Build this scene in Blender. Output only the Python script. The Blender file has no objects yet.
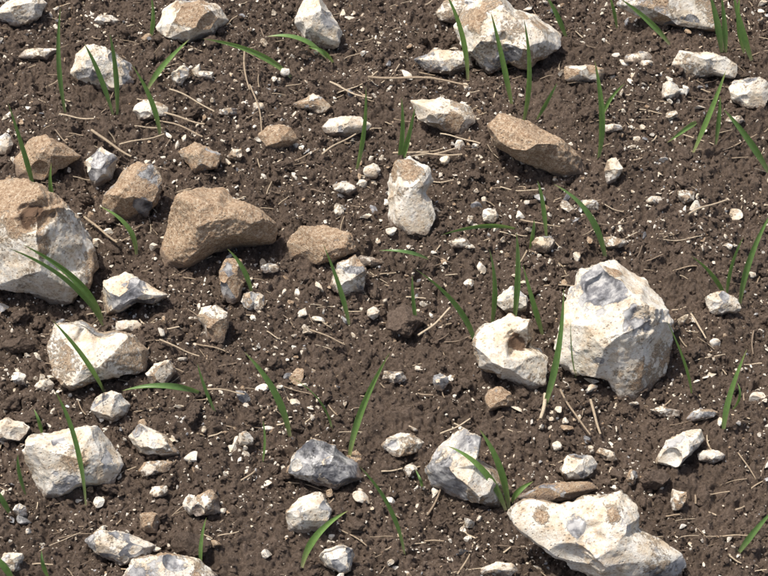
import bpy, bmesh, math, numpy as np
from mathutils import Vector
rng=np.random.default_rng(7)
scene=bpy.context.scene
# ------------------------------------------------------------ camera geometry
PITCH=math.radians(45); D=2.6; FPX=768*2.6/0.9
cp,sp=math.cos(PITCH),math.sin(PITCH)
R=np.array([1,0,0.]);U=np.array([0,sp,cp]);T=np.array([0,-cp,sp]);F=-T
C=T*D
# ------------------------------------------------------------ noise
def h32(ix,iy,iz,seed):
    with np.errstate(over='ignore'):
        n=(ix.astype(np.int64).astype(np.uint32)*np.uint32(374761393)+iy.astype(np.int64).astype(np.uint32)*np.uint32(668265263)
           +iz.astype(np.int64).astype(np.uint32)*np.uint32(2246822519)+np.uint32((seed*3266489917)&0xffffffff))
        n=(n^(n>>np.uint32(15)))*np.uint32(2246822519)
        n=(n^(n>>np.uint32(13)))*np.uint32(3266489917)
        n=n^(n>>np.uint32(16))
    return n.astype(np.float64)/4294967296.0
def n2(x,y,seed=0):
    ix=np.floor(x);iy=np.floor(y);fx=x-ix;fy=y-iy
    fx=fx*fx*(3-2*fx);fy=fy*fy*(3-2*fy);z=np.zeros_like(ix)
    a=h32(ix,iy,z,seed);b=h32(ix+1,iy,z,seed);c=h32(ix,iy+1,z,seed);d=h32(ix+1,iy+1,z,seed)
    return (a+(b-a)*fx)*(1-fy)+(c+(d-c)*fx)*fy
def n3(p,seed=0):
    i=np.floor(p);f=p-i;f=f*f*(3-2*f);r=0
    for dx in (0,1):
        for dy in (0,1):
            for dz in (0,1):
                w=(f[:,0] if dx else 1-f[:,0])*(f[:,1] if dy else 1-f[:,1])*(f[:,2] if dz else 1-f[:,2])
                r=r+w*h32(i[:,0]+dx,i[:,1]+dy,i[:,2]+dz,seed)
    return r
def fbm3(p,seed=0,o=3):
    s=0;a=1;t=0
    for k in range(o):
        s=s+a*n3(p*2**k,seed+k*17);t+=a;a*=.55
    return s/t
def sstep(a,b,x):
    t=np.clip((x-a)/(b-a),0,1);return t*t*(3-2*t)
def cells(x,y,c,k,seed):
    x=x/c;y=y/c;ix=np.floor(x);iy=np.floor(y);h=np.zeros_like(x);z=np.zeros_like(x)
    for dx in (-1,0,1):
        for dy in (-1,0,1):
            cx=ix+dx;cy=iy+dy
            px=cx+h32(cx,cy,z,seed);py=cy+h32(cx,cy,z,seed+1)
            r=0.3+0.55*h32(cx,cy,z,seed+2)**1.5
            e=0.8+.5*h32(cx,cy,z,seed+3)
            d2=((x-px)*e)**2+((y-py)/e)**2
            h=np.maximum(h,np.sqrt(np.maximum(0,r*r-d2)))
    return h*c*k
def Hlow(x,y):
    return 0.034*(n2(x*4.3+3,y*4.3,5)-.5)+0.018*(n2(x*11,y*11,9)-.5)
def H(x,y,detail=1.0):
    wx=x+0.006*(n2(x*90,y*90,31)-.5)+0.004*(n2(x*260,y*260,33)-.5)
    wy=y+0.006*(n2(x*90,y*90,32)-.5)+0.004*(n2(x*260,y*260,34)-.5)
    cl=sstep(.35,.7,n2(x*14,y*14,77))
    h=cells(wx,wy,.034,.30,11)*(.1+.8*cl)+cells(wx,wy,.015,.56,21)+cells(wx,wy,.0072,.9,41)+cells(wx,wy,.0038,1.05,51)
    h=h+.0026*(n2(x*160,y*160,61)-.5)+.0028*(n2(x*420,y*420,62)-.5)
    return Hlow(x,y)+(h-.012)*detail
# ------------------------------------------------------------ mesh helper
def mk(name,V,tris,mat,smooth=True,attrs=None,loc=None,coll=None):
    me=bpy.data.meshes.new(name);V=np.asarray(V,np.float32);tris=np.asarray(tris,np.int32)
    k=tris.shape[1]
    me.vertices.add(len(V));me.vertices.foreach_set('co',V.ravel())
    me.loops.add(tris.size);me.loops.foreach_set('vertex_index',tris.ravel())
    me.polygons.add(len(tris));me.polygons.foreach_set('loop_start',np.arange(len(tris),dtype=np.int32)*k)
    me.polygons.foreach_set('loop_total',np.full(len(tris),k,np.int32))
    me.polygons.foreach_set('use_smooth',np.full(len(tris),smooth))
    me.update(calc_edges=True)
    for an,av in (attrs or {}).items():
        a=me.attributes.new(an,'FLOAT','POINT');a.data.foreach_set('value',np.asarray(av,np.float32))
    me.materials.append(mat)
    ob=bpy.data.objects.new(name,me);scene.collection.objects.link(ob)
    if loc is not None: ob.location=loc
    return ob
ICO={}
def ico(s):
    if s not in ICO:
        bm=bmesh.new();bmesh.ops.create_icosphere(bm,subdivisions=s,radius=1)
        v=np.array([x.co[:] for x in bm.verts]);f=np.array([[a.index for a in q.verts] for q in bm.faces]);bm.free()
        ICO[s]=(v/np.linalg.norm(v,axis=1)[:,None],f)
    return ICO[s]
# ------------------------------------------------------------ materials
def newmat(name):
    m=bpy.data.materials.new(name);m.use_nodes=True;nt=m.node_tree;nt.nodes.clear()
    out=nt.nodes.new('ShaderNodeOutputMaterial');b=nt.nodes.new('ShaderNodeBsdfPrincipled')
    nt.links.new(b.outputs[0],out.inputs[0]);return m,nt,b,out
def nd(nt,t,**k):
    n=nt.nodes.new(t)
    for a,v in k.items(): setattr(n,a,v)
    return n
def noise(nt,vec,scale,detail=4,rough=.6):
    n=nd(nt,'ShaderNodeTexNoise');n.inputs['Scale'].default_value=scale;n.inputs['Detail'].default_value=detail
    n.inputs['Roughness'].default_value=rough;nt.links.new(vec,n.inputs['Vector']);return n.outputs['Fac']
def ramp(nt,fac,stops):
    r=nd(nt,'ShaderNodeValToRGB');e=r.color_ramp.elements
    e[0].position,e[0].color=stops[0][0],(*stops[0][1],1)
    e[1].position,e[1].color=stops[-1][0],(*stops[-1][1],1)
    for p,c in stops[1:-1]:
        q=e.new(p);q.color=(*c,1)
    nt.links.new(fac,r.inputs[0]);return r.outputs[0]
def mix(nt,f,a,b,mode='MIX'):
    m=nd(nt,'ShaderNodeMix',data_type='RGBA',blend_type=mode)
    for s,v in ((0,f),(6,a),(7,b)):
        if hasattr(v,'links'): nt.links.new(v,m.inputs[s])
        else: m.inputs[s].default_value=v if s==0 else (*v,1)
    return m.outputs[2]
def mth(nt,op,a,b=None,clamp=False):
    m=nd(nt,'ShaderNodeMath',operation=op,use_clamp=clamp)
    for s,v in ((0,a),(1,b)):
        if v is None: continue
        if hasattr(v,'links'): nt.links.new(v,m.inputs[s])
        else: m.inputs[s].default_value=v
    return m.outputs[0]
def attr(nt,n):
    a=nd(nt,'ShaderNodeAttribute',attribute_name=n);return a.outputs['Fac']
def bump(nt,b,hgt,dist,st=1):
    n=nd(nt,'ShaderNodeBump');n.inputs['Distance'].default_value=dist;n.inputs['Strength'].default_value=st
    nt.links.new(hgt,n.inputs['Height']);nt.links.new(n.outputs[0],b.inputs['Normal'])
# soil
def soilmat():
    m,nt,b,_=newmat('soil');g=nd(nt,'ShaderNodeNewGeometry').outputs['Position']
    a=noise(nt,g,9,4);c=noise(nt,g,300,7,.78);d=noise(nt,g,1000,4,.7)
    base=ramp(nt,c,[(.3,(.076,.055,.042)),(.5,(.150,.112,.086)),(.7,(.275,.212,.166))])
    tint=ramp(nt,a,[(.35,(.80,.79,.78)),(.65,(1.12,1.11,1.1))])
    col=mix(nt,1.0,base,tint,'MULTIPLY')
    sp_=ramp(nt,d,[(.60,(0,0,0)),(.68,(1,1,1))])
    col=mix(nt,mth(nt,'MULTIPLY',sp_,.5),col,(.46,.39,.31))
    nt.links.new(col,b.inputs['Base Color']);b.inputs['Roughness'].default_value=.95
    b.inputs['Specular IOR Level'].default_value=.2
    bump(nt,b,mth(nt,'ADD',c,mth(nt,'MULTIPLY',d,.6)),.0035,1.0)
    return m
SOIL=soilmat()
def flintmat():
    m,nt,b,_=newmat('flint');g=nd(nt,'ShaderNodeNewGeometry').outputs['Position']
    big=noise(nt,g,60,5,.65);med=noise(nt,g,230,6,.7);fine=noise(nt,g,900,4,.7);wide=noise(nt,g,34,5,.7)
    vo=nd(nt,'ShaderNodeTexVoronoi');vo.inputs['Scale'].default_value=210;nt.links.new(g,vo.inputs['Vector'])
    pit=ramp(nt,mth(nt,'ADD',vo.outputs['Distance'],mth(nt,'MULTIPLY',big,.5)),[(.36,(1,1,1)),(.50,(0,0,0))])
    white=ramp(nt,big,[(.3,(.60,.50,.37)),(.45,(.75,.69,.57)),(.58,(.82,.785,.695))])
    stn=ramp(nt,wide,[(.49,(0,0,0)),(.61,(1,1,1))])
    white=mix(nt,mth(nt,'MULTIPLY',stn,.55),white,(.55,.41,.25))
    spk=ramp(nt,mth(nt,'ADD',mth(nt,'MULTIPLY',med,.6),mth(nt,'MULTIPLY',fine,.4)),[(.51,(0,0,0)),(.60,(1,1,1))])
    white=mix(nt,mth(nt,'MULTIPLY',spk,.6),white,(.38,.24,.13))
    tan=ramp(nt,mth(nt,'ADD',mth(nt,'MULTIPLY',med,.5),mth(nt,'MULTIPLY',fine,.5)),[(.36,(.16,.09,.048)),(.45,(.35,.23,.14)),(.53,(.52,.39,.26)),(.62,(.76,.66,.51))])
    grey=ramp(nt,big,[(.32,(.055,.054,.055)),(.46,(.17,.17,.178)),(.6,(.46,.455,.44))])
    mt=mth(nt,'ADD',attr(nt,'tan'),mth(nt,'MULTIPLY',mth(nt,'SUBTRACT',med,.5),1.9))
    mt=ramp(nt,mt,[(.39,(0,0,0)),(.66,(1,1,1))])
    mg=mth(nt,'ADD',attr(nt,'grey'),mth(nt,'MULTIPLY',mth(nt,'SUBTRACT',big,.5),1.6))
    mg=ramp(nt,mg,[(.44,(0,0,0)),(.58,(1,1,1))])
    col=mix(nt,mt,white,tan);col=mix(nt,mg,col,grey)
    dk=ramp(nt,mth(nt,'ADD',attr(nt,'dark'),mth(nt,'MULTIPLY',mth(nt,'SUBTRACT',med,.5),.8)),[(.3,(0,0,0)),(.6,(1,1,1))])
    col=mix(nt,dk,col,(.16,.10,.062))
    col=mix(nt,mth(nt,'MULTIPLY',mth(nt,'MULTIPLY',pit,.45),mth(nt,'SUBTRACT',1.0,mg)),col,(.27,.18,.11))
    drt=mth(nt,'ADD',attr(nt,'dirt'),mth(nt,'MULTIPLY',mth(nt,'SUBTRACT',med,.5),1.6))
    drt=ramp(nt,drt,[(.5,(0,0,0)),(.8,(1,1,1))])
    col=mix(nt,mth(nt,'MULTIPLY',drt,.8),col,(.21,.155,.116))
    nt.links.new(col,b.inputs['Base Color'])
    ro=mth(nt,'SUBTRACT',.85,mth(nt,'MULTIPLY',mg,.52));nt.links.new(ro,b.inputs['Roughness'])
    b.inputs['Specular IOR Level'].default_value=.38
    hh=mth(nt,'ADD',med,mth(nt,'MULTIPLY',fine,.5))
    hh=mth(nt,'SUBTRACT',hh,mth(nt,'MULTIPLY',pit,.5))
    hh=mth(nt,'MULTIPLY',hh,mth(nt,'SUBTRACT',mth(nt,'ADD',.6,mth(nt,'MULTIPLY',mt,.7)),mth(nt,'MULTIPLY',mg,.52)))
    bump(nt,b,hh,.0022,1.)
    return m
FLINT=flintmat()
def leafmat():
    m,nt,b,out=newmat('wheat_leaf');g=nd(nt,'ShaderNodeNewGeometry').outputs['Position']
    t=attr(nt,'along');ac=attr(nt,'across')
    col=ramp(nt,t,[(0,(.42,.38,.22)),(.10,(.24,.30,.11)),(.3,(.12,.235,.052)),(.85,(.175,.315,.075)),(1,(.40,.36,.15))])
    st=mth(nt,'SINE',mth(nt,'MULTIPLY',ac,22));
    col=mix(nt,mth(nt,'MULTIPLY',mth(nt,'ADD',st,1),.16),col,(.35,.47,.21))
    col=mix(nt,mth(nt,'MULTIPLY',attr(nt,'tone'),.6),col,(.07,.14,.06))
    nz=noise(nt,g,300,3);col=mix(nt,.35,col,ramp(nt,nz,[(.3,(.4,.4,.4)),(.7,(.9,.9,.8))]),'OVERLAY')
    nt.links.new(col,b.inputs['Base Color']);b.inputs['Roughness'].default_value=.38
    tr=nd(nt,'ShaderNodeBsdfTranslucent');nt.links.new(mix(nt,.5,col,(.24,.42,.06)),tr.inputs[0])
    ms=nd(nt,'ShaderNodeMixShader');ms.inputs[0].default_value=.3
    nt.links.new(b.outputs[0],ms.inputs[1]);nt.links.new(tr.outputs[0],ms.inputs[2]);nt.links.new(ms.outputs[0],out.inputs[0])
    return m
LEAF=leafmat()
def strawmat():
    m,nt,b,_=newmat('dry_straw');g=nd(nt,'ShaderNodeNewGeometry').outputs['Position']
    c=ramp(nt,attr(nt,'tone'),[(0,(.18,.13,.09)),(.5,(.35,.27,.18)),(1,(.62,.52,.37))])
    nz=noise(nt,g,500,4);c=mix(nt,1.0,c,ramp(nt,nz,[(.3,(.6,.6,.6)),(.7,(1.1,1.1,1.1))]),'MULTIPLY')
    nt.links.new(c,b.inputs['Base Color']);b.inputs['Roughness'].default_value=.7;return m
STRAW=strawmat()
# ------------------------------------------------------------ ground sheet (dense in front of the camera, out to the horizon)
def axis(a,b,step,far):
    core=np.arange(a,b+step/2,step);lo=[];s=step;x=a
    while x>-far: s*=1.35;x-=s;lo.append(x)
    hi=[];s=step;x=core[-1]
    while x<far: s*=1.35;x+=s;hi.append(x)
    return np.concatenate([lo[::-1],core,hi])
xs=axis(-.66,.66,.0014,400);ys=axis(-.54,.76,.0014,400)
X,Y=np.meshgrid(xs,ys);x=X.ravel();y=Y.ravel()
det=np.clip(1.0-np.maximum(np.maximum(np.abs(x)-.66,0),np.maximum(np.maximum(-.54-y,y-.76),0))/.4,0,1)
z=H(x,y,det)
nx,ny=len(xs),len(ys);i=np.arange(nx*ny).reshape(ny,nx)
q=np.stack([i[:-1,:-1].ravel(),i[:-1,1:].ravel(),i[1:,1:].ravel(),i[1:,:-1].ravel()],1)
mk('soil_ground',np.stack([x,y,z],1),q,SOIL)
# ------------------------------------------------------------ image -> ground (surveyed positions)
def ray(px,py): return F+((px-384)/FPX)*R+((288-py)/FPX)*U
def ground(px,py):
    d=ray(px,py);zz=0.
    for _ in range(4):
        P=C+d*((zz-C[2])/d[2]);zz=float(Hlow(np.array([P[0]]),np.array([P[1]]))[0])
    return P
# ------------------------------------------------------------ scattered small things
def scatter(name,n,smin,smax,alpha,mat,sub,arch,sink,angular,kind,thr=.40):
    v0,f0=ico(sub);A=[]
    for a in range(arch):
        v=v0.copy()
        if angular:
            v*=(1+.5*(n3(v*1.3+a*9,a)-.5))[:,None]
            for k in range(9):
                nn=rng.normal(size=3);nn/=np.linalg.norm(nn);o=rng.uniform(.35,.75)
                d=v@nn-o;v=v-np.maximum(d,0)[:,None]*nn
            v*= (1+.10*(n3(v*3+a*9,a)-.5))[:,None]
        else:
            v*=(1+.8*(n3(v*1.5+a*9.3,a)-.5)+.5*(n3(v*3.3+a*5,a+50)-.5))[:,None]
            if sub>3: v*=(1+.30*(n3(v*8+a*5,a+60)-.5)+.16*(n3(v*16+a*5,a+70)-.5))[:,None]
        A.append(v)
    u=rng.random(n);s=(smin**-alpha+u*(smax**-alpha-smin**-alpha))**(-1/alpha)
    px=rng.uniform(-.66,.66,n);py=rng.uniform(-.54,.78,n)
    keep=n2(px*9,py*9,201)*.6+n2(px*25,py*25,202)*.4+rng.normal(0,.12,n)>thr
    s,px,py=s[keep],px[keep],py[keep];n=len(s)
    pz=H(px,py);ai=rng.integers(0,arch,n)
    Q=rng.normal(size=(n,4));Q/=np.linalg.norm(Q,axis=1)[:,None];w,a,b,c=Q.T
    M=np.stack([1-2*(b*b+c*c),2*(a*b-c*w),2*(a*c+b*w),2*(a*b+c*w),1-2*(a*a+c*c),2*(b*c-a*w),2*(a*c-b*w),2*(b*c+a*w),1-2*(a*a+b*b)],1).reshape(n,3,3)
    sc=np.stack([np.ones(n)*1.1,rng.uniform(.5,1,n),rng.uniform(.3 if angular else .6,.85,n)],1)*s[:,None]/2
    P=np.stack(A)[ai]*sc[:,None,:];P=np.einsum('nij,nkj->nki',M,P)
    P[:,:,2]*=.8
    P=P+np.stack([px,py,pz+s*(.5-sink)*.6],1)[:,None,:]
    nv=len(v0);fs=(f0[None]+(np.arange(n)*nv)[:,None,None]).reshape(-1,3)
    at=None
    if kind=='chip':
        r=rng.random(n);r2=rng.random(n)
        at={'tan':np.repeat(np.where(r<.66,-.3,np.where(r<.86,.42,.85)),nv),'grey':np.repeat(np.where(r2<.06,.8,-.3),nv),
            'dark':np.full(n*nv,-.3),'dirt':np.repeat(rng.uniform(-.4,.48,n),nv)}
    mk(name,P.reshape(-1,3),fs,mat,smooth=not angular,attrs=at)
scatter('soil_crumbs',2100,.007,.024,2.3,SOIL,4,16,.33,False,'crumb',.36)
scatter('soil_crumbs',56000,.0018,.008,1.6,SOIL,2,16,.25,False,'crumb',.22)
scatter('flint_gravel',7000,.0045,.022,2.1,FLINT,3,28,.25,True,'chip',.40)
scatter('flint_gravel',27000,.0014,.0050,1.3,FLINT,2,12,.12,True,'chip',.36)
# ------------------------------------------------------------ flint stones
def flint(poly,tan=.3,grey=.1,spots=(),dents=(),kz=.78,name='flint_stone',facets=11,seed=None,dirt=.14,mat=None,rough=1.,lift=0,scars=2):
    poly=np.array(poly,float);sd=int(seed if seed is not None else poly.sum())%9973;rg=np.random.default_rng(sd)
    if mat is None and tan<.9: tan+=.08
    x0,x1=poly[:,0].min(),poly[:,0].max();y0,y1=poly[:,1].min(),poly[:,1].max()
    w,h=x1-x0,y1-y0;cx,cy=(x0+x1)/2,(y0+y1)/2
    G=ground(cx,y1-.06*h);dep=(G-C)@F+.0
    d=ray(cx,cy);P=C+d*dep;px=dep/FPX
    P=P+T*lift
    nxt=np.roll(poly,-1,0);tt=np.linspace(0,1,24,endpoint=False)[None,:,None]
    dn=(poly[:,None]+(nxt-poly)[:,None]*tt).reshape(-1,2);dn=np.stack([dn[:,0]-cx,cy-dn[:,1]],1)*px
    th=np.arctan2(dn[:,1],dn[:,0]);rr=np.hypot(dn[:,0],dn[:,1]);bins=np.linspace(-math.pi,math.pi,181)[:-1]+math.pi/180
    o=np.argsort(th);rb=np.interp(bins,th[o],rr[o],period=2*math.pi)
    rb=(np.roll(rb,1)+2*rb+np.roll(rb,-1))/4*1.04
    big=max(w,h);sub=7 if big>62 else 6 if big>26 else 5
    v,f=ico(sub);rho=np.hypot(v[:,0],v[:,1]);q=2.4
    v=v/((rho**q+np.abs(v[:,2])**q)**(1/q))[:,None]
    off=sd%50
    v=v*(1+rough*(.32*(fbm3(v*1.3+off,sd,2)-.5)*(.35+.65*np.abs(v[:,2]))))[:,None]
    if rough>=1: v=v*(1+rough*.10*(n3(v*4+off,sd+5)-.5)+.05*(n3(v*9+off,sd+6)-.5))[:,None]
    # fracture planes and conchoidal scars: flat / hollow broken faces
    fac=np.full(len(v),-1)
    for k in range(facets):
        a=rg.uniform(0,2*math.pi);nz=rg.uniform(.25,.97);nn=np.array([math.cos(a)*math.sqrt(1-nz*nz),math.sin(a)*math.sqrt(1-nz*nz),nz])
        of=rg.uniform(.54,.82)+.12*(1-nz);dd=v@nn-of+.05*(n3(v*2.2+k*3+off,sd+80+k)-.5);v=v-np.maximum(dd,0)[:,None]*nn*.98
        fac[dd>0.004]=k
    for k in range(scars if facets>3 else 0):
        a=rg.uniform(0,2*math.pi);c=np.array([math.cos(a)*.8,math.sin(a)*.8,rg.uniform(.75,1.2)]);rad=rg.uniform(.4,.68)
        dv=v-c;L=np.linalg.norm(dv,axis=1);m=L<rad
        v[m]=c+dv[m]/L[m][:,None]*(L[m]+(rad-L[m])*.9)[:,None];fac[m]=facets+k
    rho=np.hypot(v[:,0],v[:,1]);ang=np.arctan2(v[:,1],v[:,0]);r=np.interp(ang,bins,rb,period=2*math.pi)
    re=rb.mean()+(r-rb.mean())*sstep(0,.8,rho)
    S=(w+h)/2*px;tz=.5*min(w,h*1.15)*px*kz
    V=np.stack([v[:,0]*re,v[:,1]*re,v[:,2]*tz*1.15],1)
    for (sx,sy,sr,dp) in dents:
        c=np.array([(sx-cx)*px,(cy-sy)*px]);dl=np.hypot(V[:,0]-c[0],V[:,1]-c[1])/(sr*px)
        dl=dl+.7*(fbm3(V/(sr*px)*1.5,sd+3,2)-.5)
        V[:,2]-=np.where(V[:,2]>0,1,0)*dp*sr*px*(1-sstep(.35,1,dl))
    dirv=V/np.maximum(np.linalg.norm(V,axis=1),1e-6)[:,None]
    k=V/S+off
    cort=np.where(fac<0,1.,.35) if rough>=1 else np.ones(len(V))*.9
    disp=(.04*(n3(k*9,sd+9)-.5)+.028*(n3(k*20,sd+5)-.5)+.018*(n3(k*42,sd+6)-.5))*cort
    V=V+dirv*(disp*S*max(rough,.7))[:,None]
    nf=facets+4;ft=rg.uniform(-.7,.15,nf);ft[-1]=.15;fg=np.where(rg.random(nf)<.28+.5*grey,rg.uniform(.2,.65,nf),-.25);fg[-1]=-.25
    if tan>.9: ft=np.full(nf,0.)
    ta=np.full(len(V),tan)+1.4*(fbm3(k*3+7,sd+20,3)-.5)+ft[fac]
    gr=np.full(len(V),grey)+.8*(fbm3(k*3+3,sd+30,3)-.5)+fg[fac]
    dk=np.full(len(V),-.3)
    for (sx,sy,sr,kd) in spots:
        dl=np.hypot(V[:,0]/px+cx-sx,(cy-V[:,1]/px)-sy)/sr+1.5*(fbm3(k*6,sd+2,3)-.5)
        wgt=(1-sstep(.3,1.25,dl))*(V[:,2]>-.2*tz)
        if kd=='t': ta+=wgt*1.;gr-=wgt
        if kd=='w': ta-=wgt*.8;gr-=wgt
        if kd=='g': gr+=wgt*.85
        if kd=='d': dk+=wgt*1.3
    W=V[:,0:1]*R+V[:,1:2]*U+V[:,2:3]*T
    ZG=Hlow(W[:,0]+P[0],W[:,1]+P[1])
    hz=(W[:,2]+P[2]-ZG)
    di=dirt+.75*(1-sstep(.0,.014,hz))-.25*sstep(0,.03,hz)+.6*(fbm3(k*4,sd+44,2)-.5)
    return mk(name,W,f,mat or FLINT,attrs={'tan':ta,'grey':gr,'dark':dk,'dirt':di},loc=P)
def ell(cx,cy,w,h,rot=0,jit=.2):
    rg=np.random.default_rng(int(cx*31+cy*7));n=8;P=[]
    c,s=math.cos(math.radians(rot)),math.sin(math.radians(rot))
    for i in range(n):
        a=2*math.pi*i/n+rg.uniform(-.25,.25);r=1+rg.uniform(-jit,jit*.7)
        ex,ey=math.cos(a)*w/2*r,math.sin(a)*h/2*r;P.append((cx+ex*c-ey*s,cy+ex*s+ey*c))
    return P
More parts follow.
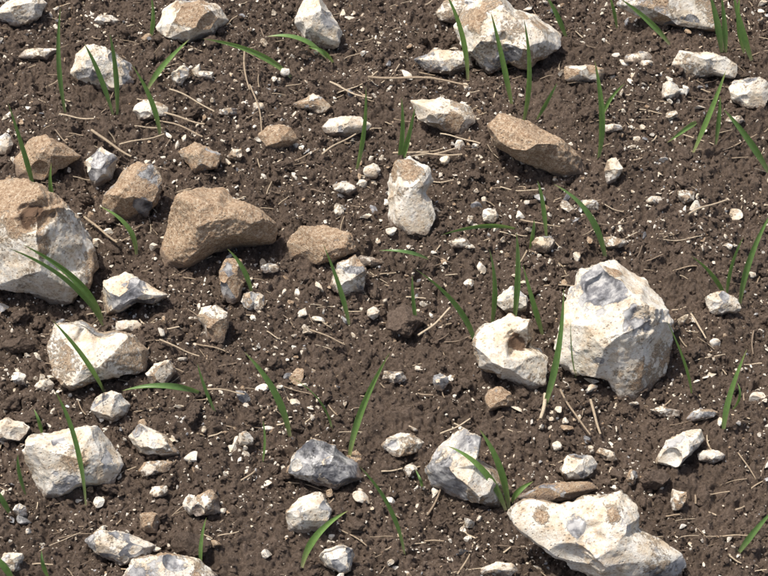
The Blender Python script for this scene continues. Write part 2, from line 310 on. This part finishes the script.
B=[
 dict(poly=[(-28,200),(-5,183),(20,181),(45,190),(62,203),(78,220),(88,243),(94,265),(86,288),(70,305),(50,303),(35,295),(10,288),(-20,272),(-34,235)],tan=.58,grey=-.3,
   spots=[(10,205,36,'t'),(42,200,24,'t'),(42,216,16,'d'),(66,240,22,'w'),(60,278,26,'w'),(25,262,20,'w')],dents=[(42,217,21,.7),(75,262,20,.35)],kz=.95,facets=6,scars=0),
 dict(poly=[(102,205),(107,190),(119,172),(138,162),(155,167),(160,180),(156,200),(146,216),(125,222),(105,219)],tan=.89,grey=-.1,spots=[(118,195,14,'t'),(152,180,14,'g'),(146,205,12,'g')]),
 dict(poly=[(159,255),(165,232),(172,208),(178,196),(196,190),(222,186),(233,199),(255,208),(274,224),(273,243),(245,247),(215,252),(190,266),(165,267)],tan=1.1,grey=-.6,facets=5,rough=.8,scars=0),
 dict(poly=[(287,243),(300,229),(325,225),(350,234),(353,250),(335,261),(310,263),(290,258)],tan=1.1,grey=-.6,facets=5,scars=1),
 dict(poly=[(385,218),(387,182),(395,165),(410,156),(430,164),(434,180),(426,192),(436,215),(426,235),(405,233),(390,230)],tan=.3,grey=0,spots=[(408,168,18,'t'),(410,210,20,'w')]),
 dict(poly=[(488,126),(500,113),(530,123),(560,139),(580,157),(586,176),(570,181),(550,173),(520,159),(495,145)],tan=1.0,grey=-.4,facets=6,kz=.9,scars=0,rough=.8),
 dict(poly=[(560,342),(566,305),(578,270),(600,264),(620,261),(650,278),(660,300),(668,340),(662,375),(640,396),(620,392),(605,376),(578,370),(562,360)],tan=.0,grey=.05,seed=7990,
   spots=[(600,283,20,'g'),(634,320,22,'g'),(645,378,26,'t'),(585,330,18,'w'),(625,352,16,'w'),(660,350,16,'t'),(615,270,10,'t'),(575,345,10,'g'),(645,292,14,'w'),(595,360,8,'g')],dents=[(600,287,19,.5),(636,320,18,.4)],kz=.9,dirt=.0,facets=12,scars=1),
 dict(poly=[(474,342),(483,328),(510,317),(530,320),(536,335),(532,346),(546,356),(546,385),(530,391),(505,377),(480,367)],tan=.45,grey=-.2,spots=[(518,343,14,'d'),(492,350,12,'w'),(515,368,14,'w')],dents=[(518,343,17,.8)],scars=1),
 dict(poly=[(453,28),(468,5),(495,-6),(515,8),(540,11),(563,30),(561,46),(540,58),(525,68),(508,62),(490,74),(468,52)],tan=.33,grey=.0,spots=[(470,20,16,'t'),(540,25,16,'t')],dents=[(500,50,16,.5)]),
 dict(poly=[(414,59),(440,50),(470,53),(477,67),(455,75),(430,72)],tan=.1,grey=0),
 dict(poly=[(410,100),(440,97),(470,104),(473,120),(462,137),(440,129),(420,119)],tan=.42,grey=0,spots=[(455,125,12,'t'),(425,108,12,'w')]),
 dict(poly=[(156,27),(160,8),(180,-2),(215,3),(228,19),(212,34),(190,43),(170,39)],tan=.55,grey=0,spots=[(185,35,14,'w'),(190,12,20,'t')]),
 dict(poly=[(291,22),(303,0),(320,-6),(331,12),(341,32),(336,46),(315,51),(302,38)],tan=.15,grey=.05),
 dict(poly=[(69,72),(72,52),(85,44),(105,49),(130,62),(134,80),(116,92),(90,86)],tan=.2,grey=.05),
 dict(poly=[(-4,16),(5,0),(30,-8),(46,3),(36,20),(15,26)],tan=.1,grey=-.1),
 dict(poly=[(11,160),(28,140),(45,135),(65,145),(79,156),(62,168),(45,179),(14,179)],tan=.95,grey=-.4),
 dict(poly=[(84,160),(100,147),(116,157),(113,178),(95,189)],tan=.1,grey=.6),
 dict(poly=[(179,152),(195,142),(221,154),(216,168),(195,173)],tan=.85,grey=.1),
 dict(poly=[(102,302),(104,282),(125,272),(145,284),(167,295),(152,304),(135,302),(117,316),(103,317)],tan=.2,grey=.25,spots=[(135,288,14,'g')]),
 dict(poly=[(49,352),(55,326),(82,321),(97,331),(130,334),(148,350),(141,370),(100,379),(72,390),(54,374)],tan=.52,grey=-.1,dents=[(85,335,15,.5)]),
 dict(poly=ell(233,279,26,46,5),tan=.95,grey=0),
 dict(poly=ell(213,323,32,44,-30),tan=.7,grey=-.3,dirt=.55),
 dict(poly=[(329,287),(338,263),(355,255),(366,270),(363,292),(345,298)],tan=.55,grey=0,spots=[(345,285,12,'w')]),
 dict(poly=[(26,452),(30,437),(60,430),(95,427),(109,440),(123,465),(110,485),(80,491),(45,497),(34,480)],tan=.08,grey=.05,spots=[(78,455,22,'t'),(105,460,14,'g'),(45,460,16,'w'),(60,440,8,'g'),(32,470,10,'t')],dirt=.05),
 dict(poly=ell(110,406,38,32),tan=-.3,grey=.15,dirt=0),
 dict(poly=[(129,437),(140,424),(165,436),(179,453),(166,461),(140,453)],tan=.3,grey=0),
 dict(poly=ell(156,468,36,15,-5),tan=.8,grey=-.2),
 dict(poly=[(288,472),(298,452),(312,439),(335,447),(362,465),(360,480),(335,489),(308,481)],tan=.25,grey=.4,spots=[(335,468,24,'g'),(298,465,9,'w'),(345,458,8,'t'),(350,478,12,'g')]),
 dict(poly=ell(403,445,40,26),tan=.5,grey=.1),
 dict(poly=[(426,473),(438,447),(465,430),(481,440),(477,458),(500,470),(516,493),(502,510),(480,503),(450,497),(430,487)],tan=.55,grey=.05,spots=[(485,485,18,'w')]),
 dict(poly=[(517,497),(545,484),(588,482),(597,489),(570,499),(535,504)],tan=.85,grey=.2,dirt=.55),
 dict(poly=[(509,512),(530,499),(560,505),(592,499),(620,494),(634,508),(640,528),(664,540),(688,560),(684,580),(640,588),(600,582),(560,560),(535,540),(515,525)],tan=.25,grey=.0,spots=[(575,520,18,'g'),(620,560,25,'w'),(540,515,14,'t'),(610,510,14,'t')],dents=[(590,535,18,.4)],facets=12,kz=.65),
 dict(poly=[(656,462),(668,441),(690,430),(707,427),(710,439),(692,455),(675,468)],tan=.2,grey=.05),
 dict(poly=ell(712,456,30,14),tan=.4,grey=0),
 dict(poly=ell(578,468,34,32),tan=.45,grey=0),
 dict(poly=[(287,512),(298,496),(320,493),(331,510),(326,530),(305,534),(289,530)],tan=.2,grey=.1),
 dict(poly=ell(338,559,34,26),tan=.0,grey=.1),
 dict(poly=[(86,541),(100,530),(130,534),(156,546),(142,561),(120,564),(95,553)],tan=.2,grey=.2),
 dict(poly=[(120,578),(135,560),(165,553),(200,560),(221,577),(200,592),(140,592)],tan=.38,grey=.05),
 dict(poly=ell(724,304,36,24,15),tan=.35,grey=0),
 dict(poly=ell(752,93,42,32,10),tan=.1,grey=.05),
 dict(poly=[(672,64),(680,50),(710,51),(736,65),(734,79),(715,75),(690,81)],tan=.2,grey=.05),
 dict(poly=[(618,4),(640,-10),(700,-10),(713,12),(716,31),(695,28),(650,21)],tan=.65,grey=0),
 dict(poly=ell(586,73,52,20,-3),tan=.75,grey=-.1),
 dict(poly=ell(671,90,20,18),tan=-.3,grey=0),
 dict(poly=ell(640,58,38,13,-5),tan=.6,grey=.1,dirt=.5),
 dict(poly=ell(346,125,50,22,-8),tan=.1,grey=.1),
 dict(poly=ell(313,105,34,20),tan=.55,grey=0),
 dict(poly=ell(278,138,40,25,5),tan=.95,grey=-.2),
 dict(poly=ell(150,110,40,20,-5),tan=.4,grey=0),
 dict(poly=ell(512,301,34,28),tan=-.1,grey=-.1),
 dict(poly=ell(500,399,30,26),tan=.85,grey=0),
 dict(poly=ell(8,430,40,28),tan=.3,grey=.1),
 dict(poly=ell(12,562,24,22),tan=.2,grey=0),
 dict(poly=ell(613,170,17,27,15),tan=.4,grey=0),
 dict(poly=ell(545,244,24,20),tan=.8,grey=.3,dirt=.5),
 dict(poly=ell(441,382,19,17),tan=.5,grey=.6),
 dict(poly=ell(150,523,24,22),tan=.85,grey=0),
 dict(poly=ell(206,503,32,26,-20),tan=.7,grey=0,dirt=.5),
 dict(poly=ell(130,326,30,15,-5),tan=.1,grey=0),
 dict(poly=ell(160,373,32,24,-30),tan=.4,grey=0,dirt=.5),
 dict(poly=ell(678,500,18,24),tan=.7,grey=0),
 dict(poly=ell(632,478,12,17),tan=.7,grey=0),
 dict(poly=ell(490,216,17,15),tan=.3,grey=0),
 dict(poly=ell(40,53,44,13,-8),tan=.3,grey=0),
 dict(poly=ell(228,112,20,10),tan=.6,grey=0),
 dict(poly=ell(345,188,24,14,20),tan=.3,grey=.1),
 dict(poly=ell(614,243,26,14),tan=.7,grey=0),
 dict(poly=ell(612,128,20,10),tan=.4,grey=0),
 dict(poly=ell(686,196,18,14),tan=.6,grey=.1),
 dict(poly=ell(700,415,34,12,-15),tan=.6,grey=.3),
 dict(poly=ell(20,510,16,12),tan=.1,grey=.3),
 dict(poly=ell(665,412,36,10,5),tan=.4,grey=.1),
 dict(poly=ell(258,302,14,20),tan=.3,grey=0),
 dict(poly=ell(270,268,20,12),tan=.6,grey=0),
 dict(poly=ell(107,20,24,12),tan=.4,grey=0),
 dict(poly=ell(205,75,20,10),tan=.4,grey=0),
 dict(poly=ell(258,107,14,12),tan=.4,grey=0),
 dict(poly=ell(394,377,26,14,10),tan=.3,grey=.2),
 dict(poly=ell(460,243,22,12),tan=.3,grey=0),
 dict(poly=ell(235,155,18,14),tan=.5,grey=0),
 dict(poly=ell(462,10,50,30),tan=.3,grey=0,dirt=.3),
 dict(poly=ell(20,378,16,14),tan=0.1,grey=0),
 dict(poly=ell(370,262,30,12,10),tan=.5,grey=.1,dirt=.6),
 dict(poly=ell(590,205,22,12),tan=.6,grey=.1),
 dict(poly=ell(500,570,40,16),tan=.4,grey=.1),
 dict(poly=ell(45,385,22,12),tan=.2,grey=0),dict(poly=ell(245,440,18,16),tan=.3,grey=0),dict(poly=ell(180,75,16,22,20),tan=.4,grey=0),
 dict(poly=ell(98,545,20,14),tan=.3,grey=0),dict(poly=ell(190,505,14,20),tan=.3,grey=0),dict(poly=ell(160,492,20,14),tan=.4,grey=0),
 dict(poly=ell(606,455,22,12,20),tan=.3,grey=0),dict(poly=ell(655,200,18,10),tan=.2,grey=0),dict(poly=ell(735,120,20,10),tan=.4,grey=0),
 dict(poly=ell(410,470,16,14),tan=.4,grey=0),dict(poly=ell(250,300,22,20),tan=.2,grey=.1),dict(poly=ell(5,145,16,24),tan=.3,grey=0),
]
for b in B: flint(**b)
for p in (ell(372,171,17,17,0,.08),ell(373,313,13,13,0,.08),ell(285,72,10,9,0,.1),ell(445,160,10,10,0,.1),ell(557,446,11,10,0,.1)):
    flint(p,tan=-.6,grey=-.5,name='chalk_pebble',facets=2,dirt=-.1,rough=.5)
for p in (ell(404,320,40,32),ell(655,480,30,20),ell(190,545,40,24),ell(20,345,32,18)):
    flint(p,name='soil_clod',facets=3,mat=SOIL,rough=1.8)
# ------------------------------------------------------------ wheat seedlings
def leafpts(b,m,t,wpx,rg,zf=.80):
    G=ground(*b);dep=(G-C)@F;px=dep/FPX
    def off(q,minz):
        u=(q[0]-b[0])*px;v=(b[1]-q[1])*px
        zz=max(minz,zf*v/cp);return G+np.array([u,(v-zz*cp)/sp,zz])
    L=np.hypot(t[0]-b[0],t[1]-b[1])*px
    Pm=off(m,.018+.10*L);Pt=off(t,.012+.06*L);Cc=2*Pm-.5*(G+Pt)
    n=22;s=np.linspace(0,1,n)[:,None]
    P=(1-s)**2*(G-np.array([0,0,.004]))+2*s*(1-s)*Cc+s*s*Pt
    Tn=np.gradient(P,axis=0);Tn/=np.linalg.norm(Tn,axis=1)[:,None]
    N0=T+rg.normal(0,.3,3);tw=rg.uniform(-.8,.8);s1=s[:,0]
    side=np.cross(Tn,N0);side/=np.linalg.norm(side,axis=1)[:,None];nr=np.cross(side,Tn)
    a=tw*s1+rg.uniform(-.3,.3);side2=side*np.cos(a)[:,None]+nr*np.sin(a)[:,None];nr2=-side*np.sin(a)[:,None]+nr*np.cos(a)[:,None]
    w=wpx*px*(.42+.58*np.clip(s1/.35,0,1))*np.clip(1-s1**2.4,0,1)**.85/2
    V=[];al=[];ac=[]
    for k,c in enumerate((-1,-.5,0,.5,1)):
        V.append(P+side2*(w*c)[:,None]+nr2*(w*.4*abs(c)**1.5)[:,None]);al.append(s1);ac.append(np.full(n,c))
    V=np.stack(V,1).reshape(-1,3);al=np.stack(al,1).ravel();ac=np.stack(ac,1).ravel()
    i=np.arange(n*5).reshape(n,5);q=np.stack([i[:-1,:-1].ravel(),i[:-1,1:].ravel(),i[1:,1:].ravel(),i[1:,:-1].ravel()],1)
    return V,q,al,ac
PL=[
 [((113,112),(103,78),(89,47),5),((117,112),(118,72),(115,38),5)],
 [((65,110),(63,62),(69,14),4.5)],
 [((150,38),(154,18),(153,-4),4)],
 [((160,133),(153,100),(136,68),5),((148,86),(165,66),(192,42),5.5)],
 [((34,187),(26,150),(16,106),5)],
 [((55,203),(52,186),(55,164),4)],
 [((136,252),(128,226),(102,207),5.5)],
 [((292,76),(255,53),(204,41),5.5)],[((326,56),(300,40),(267,38),6),((333,60),(322,52),(308,48),4)],
 [((356,170),(364,130),(366,90),4.5)],
 [((397,166),(402,135),(401,100),4.5),((400,166),(408,138),(415,108),4.5)],
 [((468,78),(461,35),(443,-3),5)],
 [((513,107),(501,62),(488,18),5),((523,121),(527,75),(520,25),5.5)],
 [((537,117),(546,102),(556,84),4)],
 [((567,37),(556,15),(543,-3),5)],
 [((598,158),(599,115),(589,65),6),((601,118),(609,100),(623,85),3.5)],
 [((670,42),(645,20),(618,2),5),((617,26),(612,10),(606,-6),4)],
 [((722,50),(714,22),(705,-2),6),((726,50),(722,25),(716,-3),5)],[((752,58),(738,28),(727,-3),6),((745,52),(736,25),(735,0),4)],
 [((693,152),(707,115),(719,74),5.5),((697,120),(682,130),(661,146),4.5)],[((770,172),(745,140),(717,111),6)],[((716,142),(717,118),(716,98),4)],
 [((547,238),(542,205),(535,182),4.5)],
 [((606,258),(586,215),(550,186),6)],
 [((515,226),(480,226),(440,236),5)],[((514,322),(516,275),(513,233),5.5)],[((492,322),(493,285),(487,249),5.5)],[((543,333),(532,300),(520,264),5.5)],
 [((530,246),(532,232),(533,220),4)],
 [((476,343),(455,303),(414,269),6)],[((418,330),(413,300),(412,275),3.5)],
 [((429,257),(405,252),(378,251),4.5)],
 [((349,322),(340,285),(324,244),5)],
 [((103,323),(72,280),(16,249),6.5),((102,318),(78,278),(29,245),7)],
 [((104,390),(90,354),(68,318),4.5,1.25)],
 [((252,293),(244,268),(229,249),4.5)],
 [((290,434),(276,390),(247,350),6.5)],[((216,412),(206,385),(200,362),3.5),((205,392),(168,384),(124,390),5.5)],
 [((332,427),(320,398),(289,374),5)],
 [((349,458),(363,405),(390,350),6)],
 [((262,463),(266,440),(264,418),3.5)],
 [((86,503),(82,440),(65,387),6)],
 [((543,408),(556,350),(558,287),6.5)],[((577,378),(568,348),(562,316),5,1.35)],
 [((506,508),(482,468),(446,443),6),((509,506),(497,462),(477,426),6.5),((512,500),(519,488),(533,480),5)],
 [((405,552),(390,503),(359,461),6)],
 [((302,565),(318,532),(349,507),6.5)],
 [((724,432),(727,395),(739,347),6.5),((733,407),(737,395),(735,382),3.5)],
 [((740,303),(746,258),(764,211),5.5),((727,297),(710,273),(687,256),5.5)],[((727,297),(728,268),(738,237),4)],
 [((692,392),(678,360),(653,318),3,1.2)],
 [((201,567),(203,540),(209,514),4.5)],
 [((738,552),(752,530),(769,507),5.5)],
 [((25,492),(21,470),(22,452),3.5)],[((14,580),(4,562),(-10,548),6)],[((10,512),(4,497),(-2,486),5)],
 [((42,432),(41,420),(36,408),3.5)],[((422,484),(420,478),(415,468),3)],[((48,575),(45,562),(44,548),4)],
]
for k,pl in enumerate(PL):
    rg=np.random.default_rng(k+100);VV=[];QQ=[];AA=[];CC=[];o=0
    for lf in pl:
        b,m,t,w=lf[:4]
        V,q,al,ac=leafpts(b,m,t,w*1.22,rg,lf[4] if len(lf)>4 else .8);VV.append(V);QQ.append(q+o);AA.append(al);CC.append(ac);o+=len(V)
    V=np.concatenate(VV)
    org=V[2].copy()
    mk('wheat_seedling',V-org,np.concatenate(QQ),LEAF,attrs={'along':np.concatenate(AA),'across':np.concatenate(CC),'tone':np.full(len(V),rg.uniform(0,.9)**1.3)},loc=org)
# ------------------------------------------------------------ straw
SV=[];SF=[];ST=[];so=0
def straw(a,b,r,tone,bend=.05):
    global so
    n=9;s=np.linspace(0,1,n);a=np.array(a);b=np.array(b);L=np.linalg.norm(b-a)
    P=a[None]*(1-s[:,None])+b[None]*s[:,None];sd=np.cross(b-a,[0,0,1.]);sd/=max(np.linalg.norm(sd),1e-6)
    P+=sd*(np.sin(s*math.pi)*bend*L)[:,None];P[:,2]+=.02*L*np.sin(s*7+tone*9)
    d=(b-a)/L;up=np.cross(sd,d);m=6
    for j in range(n):
        rr=r*(1-.25*s[j])
        for i in range(m):
            t=2*math.pi*i/m;SV.append(P[j]+sd*math.cos(t)*rr+up*math.sin(t)*rr*.6)
    for j in range(n-1):
        for i in range(m):
            i2=(i+1)%m;SF.append([so+j*m+i,so+j*m+i2,so+(j+1)*m+i2,so+(j+1)*m+i])
    ST.extend([tone]*(n*m));so+=n*m
def gp(px,py,h=.010):
    P=ground(px,py);return (P[0],P[1],P[2]+h)
for (p,q_,r,t) in [((155,125),(203,142),.0018,.5),((368,82),(468,90),.0026,.4),((393,158),(462,160),.002,.6),((408,163),(455,155),.0014,.75),
  ((322,160),(356,140),.0018,.65),((92,135),(132,162),.0024,.55),((418,342),(450,314),.0018,.85),((688,220),(727,206),.0018,.7),((245,55),(250,95),.0016,.5),
  ((250,90),(262,140),.0014,.4),((330,88),(372,105),.0018,.75),((85,222),(118,248),.002,.55),((520,225),(560,232),.0016,.5),((440,440),(470,425),.0014,.8),
  ((205,395),(245,400),.0016,.55),((560,395),(590,440),.0016,.4),((160,345),(200,362),.0014,.6),((310,335),(345,350),.0014,.5),((590,405),(600,440),.002,.6),((690,320),(705,345),.0014,.8),((545,400),(540,425),.0028,.85),
  ((170,95),(215,118),.0016,.7),((165,118),(205,130),.002,.6),((60,120),(95,125),.0016,.7),((120,150),(165,140),.0016,.65),((440,140),(480,150),.0014,.8)]:
    straw(gp(*p),gp(*q_),r*.9,t,float(rng.uniform(-.05,.05)))
for k in range(1100):
    x=rng.uniform(-.64,.64);y=rng.uniform(-.52,.74);a=rng.uniform(0,6.28) if rng.random()<.5 else rng.normal(.1,.4);L=rng.uniform(.008,.022)+.035*rng.random()**5
    x2,y2=x+L*math.cos(a),y+L*math.sin(a);zz=H(np.array([x,x2]),np.array([y,y2]))
    straw((x,y,zz[0]+.002),(x2,y2,zz[1]+.003),rng.uniform(.0005,.0013),rng.random()*.9,rng.uniform(-.08,.08))
mk('straw_debris',np.array(SV),np.array(SF),STRAW,attrs={'tone':np.array(ST)})
# ------------------------------------------------------------ light
sd=Vector((-.34,.12,.93)).normalized()
el=math.asin(sd.z);az=math.atan2(sd.x,sd.y)
w=bpy.data.worlds.new('World');scene.world=w;w.use_nodes=True;nt=w.node_tree
sky=nt.nodes.new('ShaderNodeTexSky');sky.sky_type='NISHITA';sky.sun_disc=False;sky.sun_elevation=el;sky.sun_rotation=az
sky.dust_density=5.0
bg=nt.nodes['Background'];bg.inputs[1].default_value=.14;nt.links.new(sky.outputs[0],bg.inputs[0])
l=bpy.data.lights.new('sun','SUN');l.energy=4.3;l.angle=math.radians(.8);l.color=(1,.94,.86)
lo=bpy.data.objects.new('sun',l);scene.collection.objects.link(lo);lo.rotation_euler=sd.to_track_quat('Z','Y').to_euler();lo.location=sd*5
cd=bpy.data.cameras.new('camera');cam=bpy.data.objects.new('camera',cd);scene.collection.objects.link(cam)
cd.sensor_width=36;cd.lens=36*FPX/768;cd.clip_start=.05;cd.clip_end=2000
cam.location=C;cam.rotation_euler=Vector(T).to_track_quat('Z','Y').to_euler();scene.camera=cam
scene.view_settings.view_transform='Standard';scene.view_settings.look='None';scene.view_settings.exposure=0
